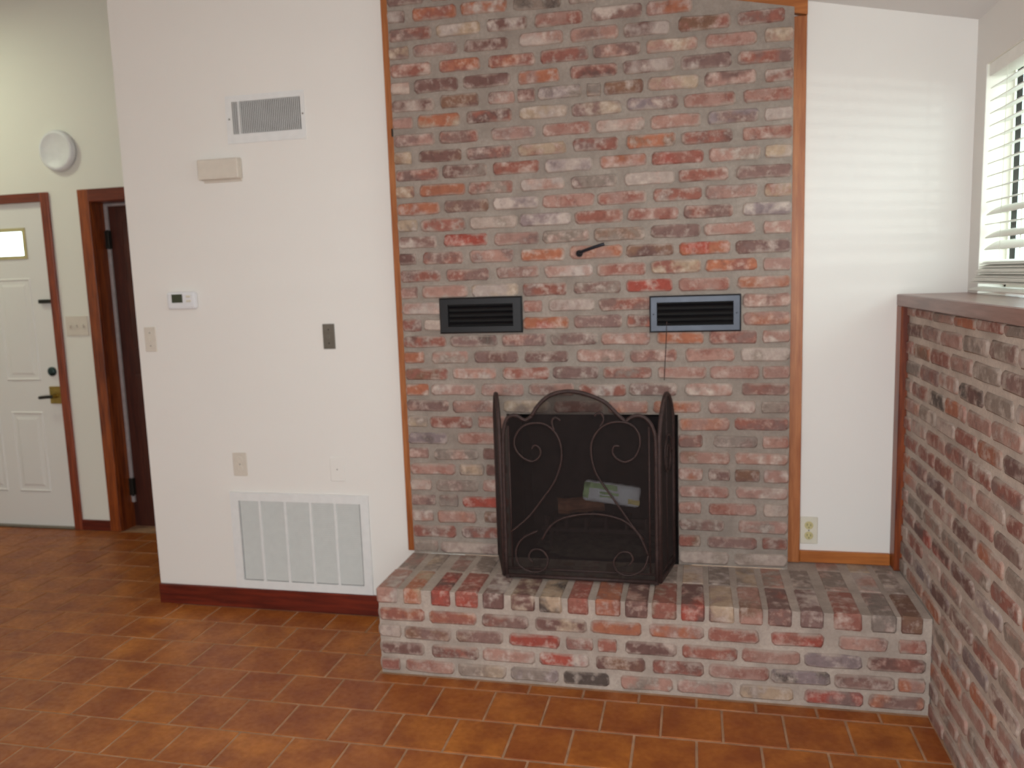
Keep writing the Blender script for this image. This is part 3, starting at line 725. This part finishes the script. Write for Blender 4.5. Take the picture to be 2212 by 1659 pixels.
# ---------------------------------------------------------------- fittings on the brick
def brick_vent(name, x0, x1, z0, z1, fm, label, rim):
    o = empty(name, ((x0+x1)/2, -.005, (z0+z1)/2)); tag(o, label, 'vent')
    fw = .030
    ix0, ix1, iz0, iz1 = x0+fw*rim[0], x1-fw*rim[0], z0+fw*rim[1], z1-fw*rim[1]
    m_ = MB(); y0_, y1_ = -.017, -.003
    bm = m_.bm
    def rg(xa, xb, za, zb, y): return [bm.verts.new(p_) for p_ in ((xa, y, za), (xb, y, za), (xb, y, zb), (xa, y, zb))]
    R_ = [rg(x0, x1, z0, z1, y1_), rg(x0, x1, z0, z1, y0_+.006), rg(x0+.006, x1-.006, z0+.006, z1-.006, y0_), rg(ix0-.002, ix1+.002, iz0-.002, iz1+.002, y0_), rg(ix0, ix1, iz0, iz1, y0_+.006), rg(ix0, ix1, iz0, iz1, y1_+.001)]
    for a, b in zip(R_, R_[1:]):
        for k in range(4): bm.faces.new((a[k], a[(k+1) % 4], b[(k+1) % 4], b[k]))
    rel(o, m_.build('frame', fm, o))
    rel(o, box('void', 'vent_black_void', (ix0, ix1, -.0045, -.003, iz0, iz1), o))
    n_ = 4
    for k in range(n_):
        z = iz0+(iz1-iz0)*(k+.55)/n_
        l = MB().box(ix0-.001, ix1+.001, -.007, .007, -.001, .001).build('louvre', 'black_metal', o)
        l.location = (-(x0+x1)/2, -.011+.005, z-(z0+z1)/2); l.rotation_euler.x = math.radians(38)
    for sx in (ix0-.014, ix1+.014): screw(o, sx, (z0+z1)/2, fm, y0_+.0005)
    return o
brick_vent('wall_vent', -.282, .064, 1.285, 1.431, 'black_metal', 'black metal louvred vent in the brick, left one above the fireplace', (1.3, 1.0))
bv = brick_vent('wall_vent', .566, .908, 1.2755, 1.4165, 'steel', 'gunmetal-framed louvred vent in the brick, right one above the fireplace', (1.0, .92))
pts = []
p = MB().tube([(.298, -.03, 1.5905), (.340, -.052, 1.603), (.385, -.062, 1.6155), (.402, -.062, 1.620)], .0065, 8, 3)
d = p.build('damper_handle', 'rod', None, True); tag(d, 'short black damper rod sticking out of the brick between and above the two vents', 'handle')
e = MB().lathe([(.0001, 0), (.015, 0), (.015, .004), (.011, .010), (.010, .030), (.004, .036)], 16, c=(.298, .0, 1.589)).build('pivot', 'rod', d, True)
wv = MB().tube([(.632, -.0185, 1.318), (.630, -.019, 1.275), (.6295, -.0085, 1.262), (.6265, -.0075, 1.20), (.622, -.007, 1.13), (.6205, -.007, 1.088)], .0016, 6, 3)
tag(wv.build('thin_wire', 'iron', None), 'thin rusty wire hanging down the brick from the gunmetal vent', 'wire')
hk = MB().box(-.478, -.458, .058, .073, 2.095, 2.128, bev=.004).tube([(-.466, .064, 2.10), (-.463, .046, 2.094), (-.463, .042, 2.106)], .003, 6, 3)
tag(hk.build('wall_hook', 'dark_metal', None), 'small black hook on the pine strip at the upper left edge of the chimney', 'hook')

# ---------------------------------------------------------------- firebox contents
gt = empty('fire_grate', (.33, .22, HT)); tag(gt, 'black iron log grate inside the fireplace behind the screen', 'grate')
for k in range(6):
    x = -.21+.084*k
    MB().tube([(x, -.13, .155), (x, -.13, .095), (x, .13, .095), (x, .14, .16)], .008, 6, 1, plane_n=Vector((1, 0, 0))).build('bar', 'iron', gt)
MB().box(-.24, .24, -.085, -.069, .072, .088).box(-.24, .24, .07, .086, .072, .088).build('rail', 'iron', gt)
for x in (-.2, .2):
    for y in (-.077, .078): MB().box(x-.007, x+.007, y-.007, y+.007, -.007, .076).build('leg', 'iron', gt)
def log(name, a, b, r, mat, seed, label, parent=None):
    rr = random.Random(seed); A = Vector(a); B = Vector(b); m_ = MB(); bm = m_.bm; t = (B-A).normalized()
    u = t.orthogonal().normalized(); w = t.cross(u); rings = []
    rad = [r*rr.uniform(.88, 1.12) for _ in range(10)]
    for i in range(6):
        c_ = A.lerp(B, i/5)+u*rr.uniform(-.004, .004)
        rings.append([bm.verts.new(c_+(u*math.cos(2*PI*k/10)+w*math.sin(2*PI*k/10))*rad[k]*rr.uniform(.95, 1.05)) for k in range(10)])
    for p_, q_ in zip(rings, rings[1:]):
        for k in range(10): bm.faces.new((p_[k], p_[(k+1) % 10], q_[(k+1) % 10], q_[k]))
    bm.faces.new(rings[0][::-1]); bm.faces.new(rings[-1])
    return tag(m_.build(name, mat), label, 'log')
log('firewood_log', (.150, .215, .500), (.345, .255, .512), .036, 'bark', 3, 'brown split log on the grate, left of the pale wrapped log')
log('firewood_log', (.16, .318, .488), (.50, .308, .488), .032, 'firebox', 5, 'charred dark log lying across the back of the grate')
# pale wrapped fire log
pk = empty('wrapped_fire_log', (.392, .155, .585)); pk.rotation_euler = (math.radians(-12), math.radians(8), math.radians(4))
tag(pk, 'pale green and white wrapped fire log tilted on the grate behind the screen', 'log')
MB().box(-.118, .118, -.038, .038, -.043, .043, bev=.014).build('wrapper', 'wrap', pk)
MB().box(-.1185, .02, -.0388, -.034, .014, .036).box(-.1185, -.095, -.0388, -.03, -.03, .036).build('green_print', 'wrap_green', pk)
MB().box(.070, .1182, -.0388, -.034, -.032, -.012).build('yellow_print', 'wrap_yellow', pk)
MB().box(-.05, .03, -.0390, -.034, -.006, .004).box(-.05, .01, -.0390, -.034, -.018, -.012).build('dark_print', 'wrap_green', pk)
ah = MB()
bmesh.ops.create_grid(ah.bm, x_segments=16, y_segments=12, size=1)
for v_ in ah.bm.verts:
    r_ = math.hypot(v_.co.x, v_.co.y)
    v_.co = Vector((.33+v_.co.x*.28, .24+v_.co.y*.20, HT-.009+.022*max(0, 1-r_)**.7+.004*math.sin(v_.co.x*23+v_.co.y*17)*max(0, 1-r_)))
tag(ah.build('ash_pile', 'ash', None, True), 'grey ash spread on the firebox floor under the grate', 'ash', kind='stuff')

# ---------------------------------------------------------------- fireplace screen
sc = empty('fireplace_screen', (.30, -.245, HT+.0035)); tag(sc, 'three-fold rusty iron fireplace screen with scrollwork and an arched centre panel', 'fireplace screen')
def P(c): return [(x-.30, 0, z-HT) for x, z in c]
cu = {k: P(v_) for k, v_ in CURVES.items()}
pb = .010
cf = MB()
outline = cu['shl'][::-1][:-1]
left = [(-.279, 0, pb), (-.279, 0, .30), (-.277, 0, .53), (-.269, 0, .600), (-.252, 0, .634), (-.222, 0, .640), (-.190, 0, .622), (-.162, 0, .639)]
arch = [(-.162, 0, .639), (-.137, 0, .678), (-.092, 0, .716), (-.030, 0, .732), (.024, 0, .727), (.071, 0, .712), (.118, 0, .688), (.155, 0, .650), (.188, 0, .618)]
right = [(.188, 0, .618), (.211, 0, .637), (.239, 0, .642), (.267, 0, .627), (.287, 0, .594), (.296, 0, .54), (.297, 0, .35), (.297, 0, pb)]
cf.tube(left, .0075, 7, 3).tube(arch, .0080, 7, 4).tube(right, .0075, 7, 3)
cf.tube([(-.283, 0, pb), (.301, 0, pb)], .008, 7, 1).tube([(-.255, 0, pb+.03), (-.255, 0, .60)], .004, 6, 1).tube([(.272, 0, pb+.03), (.272, 0, .60)], .004, 6, 1).tube([(-.279, 0, pb+.03), (.297, 0, pb+.03)], .004, 6, 1)
cp = cf.build('panel', 'iron', sc, True)
for k in ('sr', 'sl', 'hr', 'hl', 'low', 'bl', 'br'):
    q = [(x, -.007, z) for x, _, z in cu[k]]
    if k in ('sl', 'sr'): q = q[:-1]+[(q[-1][0]*1.02, -.007, q[-1][2])]
    MB().tube(q, .0042, 6, 4).build('scroll', 'iron', cp, True)
def topz(x):                               # height of the frame line over the panel
    pts_ = left[2:]+arch+right[:-2]
    best = 0
    for a, b in zip(pts_, pts_[1:]):
        if min(a[0], b[0])-1e-6 <= x <= max(a[0], b[0])+1e-6 and abs(a[0]-b[0]) > 1e-6:
            t_ = (x-a[0])/(b[0]-a[0]); best = max(best, a[2]+t_*(b[2]-a[2]))
    return best
def wire_mesh(parent, x0, x1, top, step=.0048, r=.00078):
    m_ = MB(); bm = m_.bm
    def bar(a, b, w):
        (ax, az), (bx_, bz) = a, b
        dx, dz = (w, 0) if abs(ax-bx_) < 1e-6 else (0, w)
        vs = [bm.verts.new((ax-dx, .001, az-dz)), bm.verts.new((ax+dx, .001, az+dz)), bm.verts.new((bx_+dx, .001, bz+dz)), bm.verts.new((bx_-dx, .001, bz-dz)), ]
        vt = [bm.verts.new((v_.co.x, .0022, v_.co.z)) for v_ in vs]
        bm.faces.new(vs); bm.faces.new(vt[::-1])
        for i in range(4): bm.faces.new((vs[i], vt[i], vt[(i+1) % 4], vs[(i+1) % 4]))
    x = x0+step
    while x < x1:
        bar((x, pb), (x, top(x)), r); x += step
    z = pb+step; zt_ = max(top(x0+(x1-x0)*i/60) for i in range(61))
    while z < zt_:
        xs_ = [x0+(x1-x0)*i/160 for i in range(161) if top(x0+(x1-x0)*i/160) >= z]
        if xs_:
            # one or more runs
            run = [xs_[0]]
            for a, b in zip(xs_, xs_[1:]):
                if b-a > (x1-x0)/160*1.6:
                    if run[-1] < a or len(run) == 1: bar((run[0], z), (a, z), r)
                    run = [b]
            if xs_[-1]-run[0] > .004: bar((run[0], z), (xs_[-1], z), r)
        z += step
    return tag(m_.build('wire_mesh', 'wire', parent), kind='stuff')
wire_mesh(cp, -.278, .296, topz)
def side_panel(hinge, far):
    h = Vector(hinge); fa = Vector(far); w = (fa-h).length; ang = math.atan2((fa-h).y, (fa-h).x)
    def tz(x):
        t_ = x/w
        return .565+.125*math.sin(PI*min(1, max(0, t_)))**.8+.03*t_
    m_ = MB()
    top_ = [(w*i/12, 0, tz(w*i/12)) for i in range(13)]
    m_.tube([(0, 0, pb)]+[(0, 0, .3)]+top_+[(w, 0, .3), (w, 0, pb)], .0085, 7, 1).tube([(0, 0, pb), (w, 0, pb)], .007, 7, 1)
    m_.tube([(w*.5, 0, pb), (w*.5, 0, tz(w*.5))], .0035, 6, 1).tube([(0, 0, pb+.03), (w, 0, pb+.03)], .004, 6, 1)
    o_ = m_.build('panel', 'iron', sc, True)
    o_.location = h; o_.rotation_euler.z = ang
    wire_mesh(o_, .001, w-.001, tz)
    s1_ = [(w*.5+w*.30*math.cos(a)*(1-a/14), -.006, .47+.09*math.sin(a)*(1-a/14)) for a in [k_*.45 for k_ in range(22)]]
    MB().tube(s1_, .0038, 6, 2).build('scroll', 'iron', o_, True)
    return o_
side_panel((.309, .004, 0), (.352, .224, 0))
side_panel((-.291, .004, 0), (-.362, .224, 0))
for sx in (.303, -.285):
    for z in (.12, .48): MB().cyl((sx, .002, z-.02), (sx, .002, z+.02), .005, 8).build('hinge', 'iron', sc, True)
for sx in (-.275, .293): MB().cyl((sx, .0, 0), (sx, .0, .012), .009, 8).build('foot', 'iron', sc)

# ---------------------------------------------------------------- entry hall: front door
Y = YE
dl = empty('door_1', (D1[1], YE, 0)); struct(dl, 'white panelled front door with a small high window and brass lever', 'door')
LX0, LX1, LZ0, LZ1 = -3.86, -3.300, 1.738, 1.886
y0, y1 = YE+.012, YE+.052
s = MB().box(D1[0], D1[1], y0, y1, .001, LZ0).box(D1[0], D1[1], y0, y1, LZ1, D1[2]).box(D1[0], LX0, y0, y1, LZ0, LZ1).box(LX1, D1[1], y0, y1, LZ0, LZ1).build('slab', 'door_white', dl)
rel(dl, s)
rel(dl, box('pane', 'glass', (LX0, LX1, y0+.018, y0+.022, LZ0, LZ1), dl))
rel(dl, frame_mesh(LX0-.02, LX1+.02, LZ0-.02, LZ1+.02, LX0, LX1, LZ0, LZ1, y0-.006, y0).build('lite_frame', 'lite_frame', dl))
for (a, b, z0_, z1_) in ((-3.535, -3.295, .236, .760), (-3.862, -3.622, .236, .760), (-3.535, -3.280, .958, 1.600), (-3.862, -3.622, .958, 1.600)):
    pm = MB(); bm = pm.bm
    def rg(i_, y): return [bm.verts.new(p_) for p_ in ((a+i_, y, z0_+i_), (b-i_, y, z0_+i_), (b-i_, y, z1_-i_), (a+i_, y, z1_-i_))]
    R_ = [rg(0, y0), rg(.008, y0-.006), rg(.018, y0-.0005), rg(.036, y0-.0008), rg(.052, y0-.0055)]
    for p_, q_ in zip(R_, R_[1:]):
        for k in range(4): bm.faces.new((p_[k], p_[(k+1) % 4], q_[(k+1) % 4], q_[k]))
    bm.faces.new(R_[-1])
    rel(dl, pm.build('panel', 'door_white', dl))
rel(dl, MB().box(D1[1], D1[1]+.057, YE-.016, YE, 0, D1[2]+.055, bev=.003).build('casing', 'red_wood', dl))
rel(dl, MB().box(D1[0]-.057, D1[0], YE-.016, YE, 0, D1[2]+.055, bev=.003).build('casing', 'red_wood', dl))
rel(dl, MB().box(D1[0], D1[1], YE-.0155, YE, D1[2], D1[2]+.055, bev=.003).build('head_casing', 'casing_x', dl))
rel(dl, MB().box(D1[0], D1[1], YE-.02, YE+.06, 0.001, .014, bev=.003).build('threshold', 'thread', dl))
lv = MB().box(-3.222, -3.135, y0-.010, y0, .812, .922, bev=.004).cyl((-3.175, y0-.05, .862), (-3.175, y0, .862), .013, 12).build('lever_plate', 'brass', dl); rel(dl, lv)
h_ = MB().tube([(-3.165, y0-.05, .862), (-3.20, y0-.055, .862), (-3.262, y0-.05, .856)], .0105, 8, 3).build('lever', 'dark_metal', lv, True)
db = MB().lathe([(.0001, 0), (.029, 0), (.029, .010), (.022, .016), (.016, .020)], 20, c=(-3.190, y0, 1.016)).build('deadbolt', 'teal_metal', dl, True); rel(dl, db)
gb = MB().box(-3.222, -3.127, y0-.022, y0, 1.441, 1.465, bev=.004).build('door_guard', 'dark_metal', dl); rel(dl, gb)
# dark door of the closet
d2 = empty('door_2', (D2[0], YE, 0)); struct(d2, 'dark brown door set back in a wide wooden casing beside the partition corner', 'door')
rel(d2, box('slab', 'dark_door', (D2[0]-.01, D2[1]+.01, YE+.118, YE+.155, .0, D2[2]+.01), d2))
for (a, b, z0_, z1_) in ((D2[0]+.11, D2[0]+.39, 1.15, 1.92), (D2[0]+.11, D2[0]+.39, .25, .98), (D2[0]+.47, D2[0]+.75, 1.15, 1.92), (D2[0]+.47, D2[0]+.75, .25, .98)):
    rel(d2, box('panel', 'dark_door', (a, b, YE+.112, YE+.119, z0_, z1_), d2, .004))
rel(d2, box('casing', 'casing', (-2.860, D2[0], YE-.018, YE, 0, D2[2]+.064), d2, .003))
rel(d2, box('casing', 'casing', (D2[1], D2[1]+.07, YE-.018, YE, 0, D2[2]+.064), d2, .003))
rel(d2, box('head_casing', 'casing_x', (D2[0], D2[1], YE-.0175, YE, D2[2]-.01, D2[2]+.064), d2, .003))
rel(d2, box('jamb', 'casing', (D2[0]-.002, D2[0]+.004, YE-.001, YE+.118, 0, D2[2]), d2))
rel(d2, box('head_jamb', 'casing_x', (D2[0], D2[1], YE, YE+.118, D2[2]-.012, D2[2]), d2))
rel(d2, box('weatherstrip', 'strip', (D2[0]+.0045, D2[0]+.026, YE+.098, YE+.117, .16, D2[2]-.013), d2, .003))
rel(d2, box('weatherstrip', 'strip', (D2[0]+.026, D2[1]-.004, YE+.098, YE+.117, D2[2]-.030, D2[2]-.013), d2, .003))
for z in (1.815, .262): rel(d2, MB().box(D2[0]+.002, D2[0]+.032, YE+.088, YE+.118, z-.055, z+.055, bev=.002).cyl((D2[0]+.030, YE+.088, z-.058), (D2[0]+.030, YE+.088, z+.058), .007, 10).build('hinge', 'dark_metal', d2))
# round plate and switches on the entry wall
rc_ = MB().lathe([(.0001, 0), (.121, 0), (.121, .022), (.114, .034), (.098, .040), (.094, .036), (.03, .037)], 48, c=(-2.964, YE, 2.342))
tag(rc_.build('round_wall_plate', 'plastic_white', None, True), 'round white cover mounted high on the entry wall between the two doors', 'wall fixture')
sw = empty('triple_switch', (-2.962, YE, 1.297)); tag(sw, 'wide beige three-gang switch plate between the front door and the dark door', 'switch')
rel(sw, box('cover_plate', 'plastic_beige', (-3.042, -2.884, YE-.007, YE, 1.238, 1.358), sw, .002))
for x in (-3.008, -2.962, -2.916): rel(sw, box('toggle', 'plastic_beige', (x-.005, x+.005, YE-.018, YE-.006, 1.288, 1.306), sw, .002))

S.render.film_transparent = False
print('bricks', NR, 'tiles', NT)
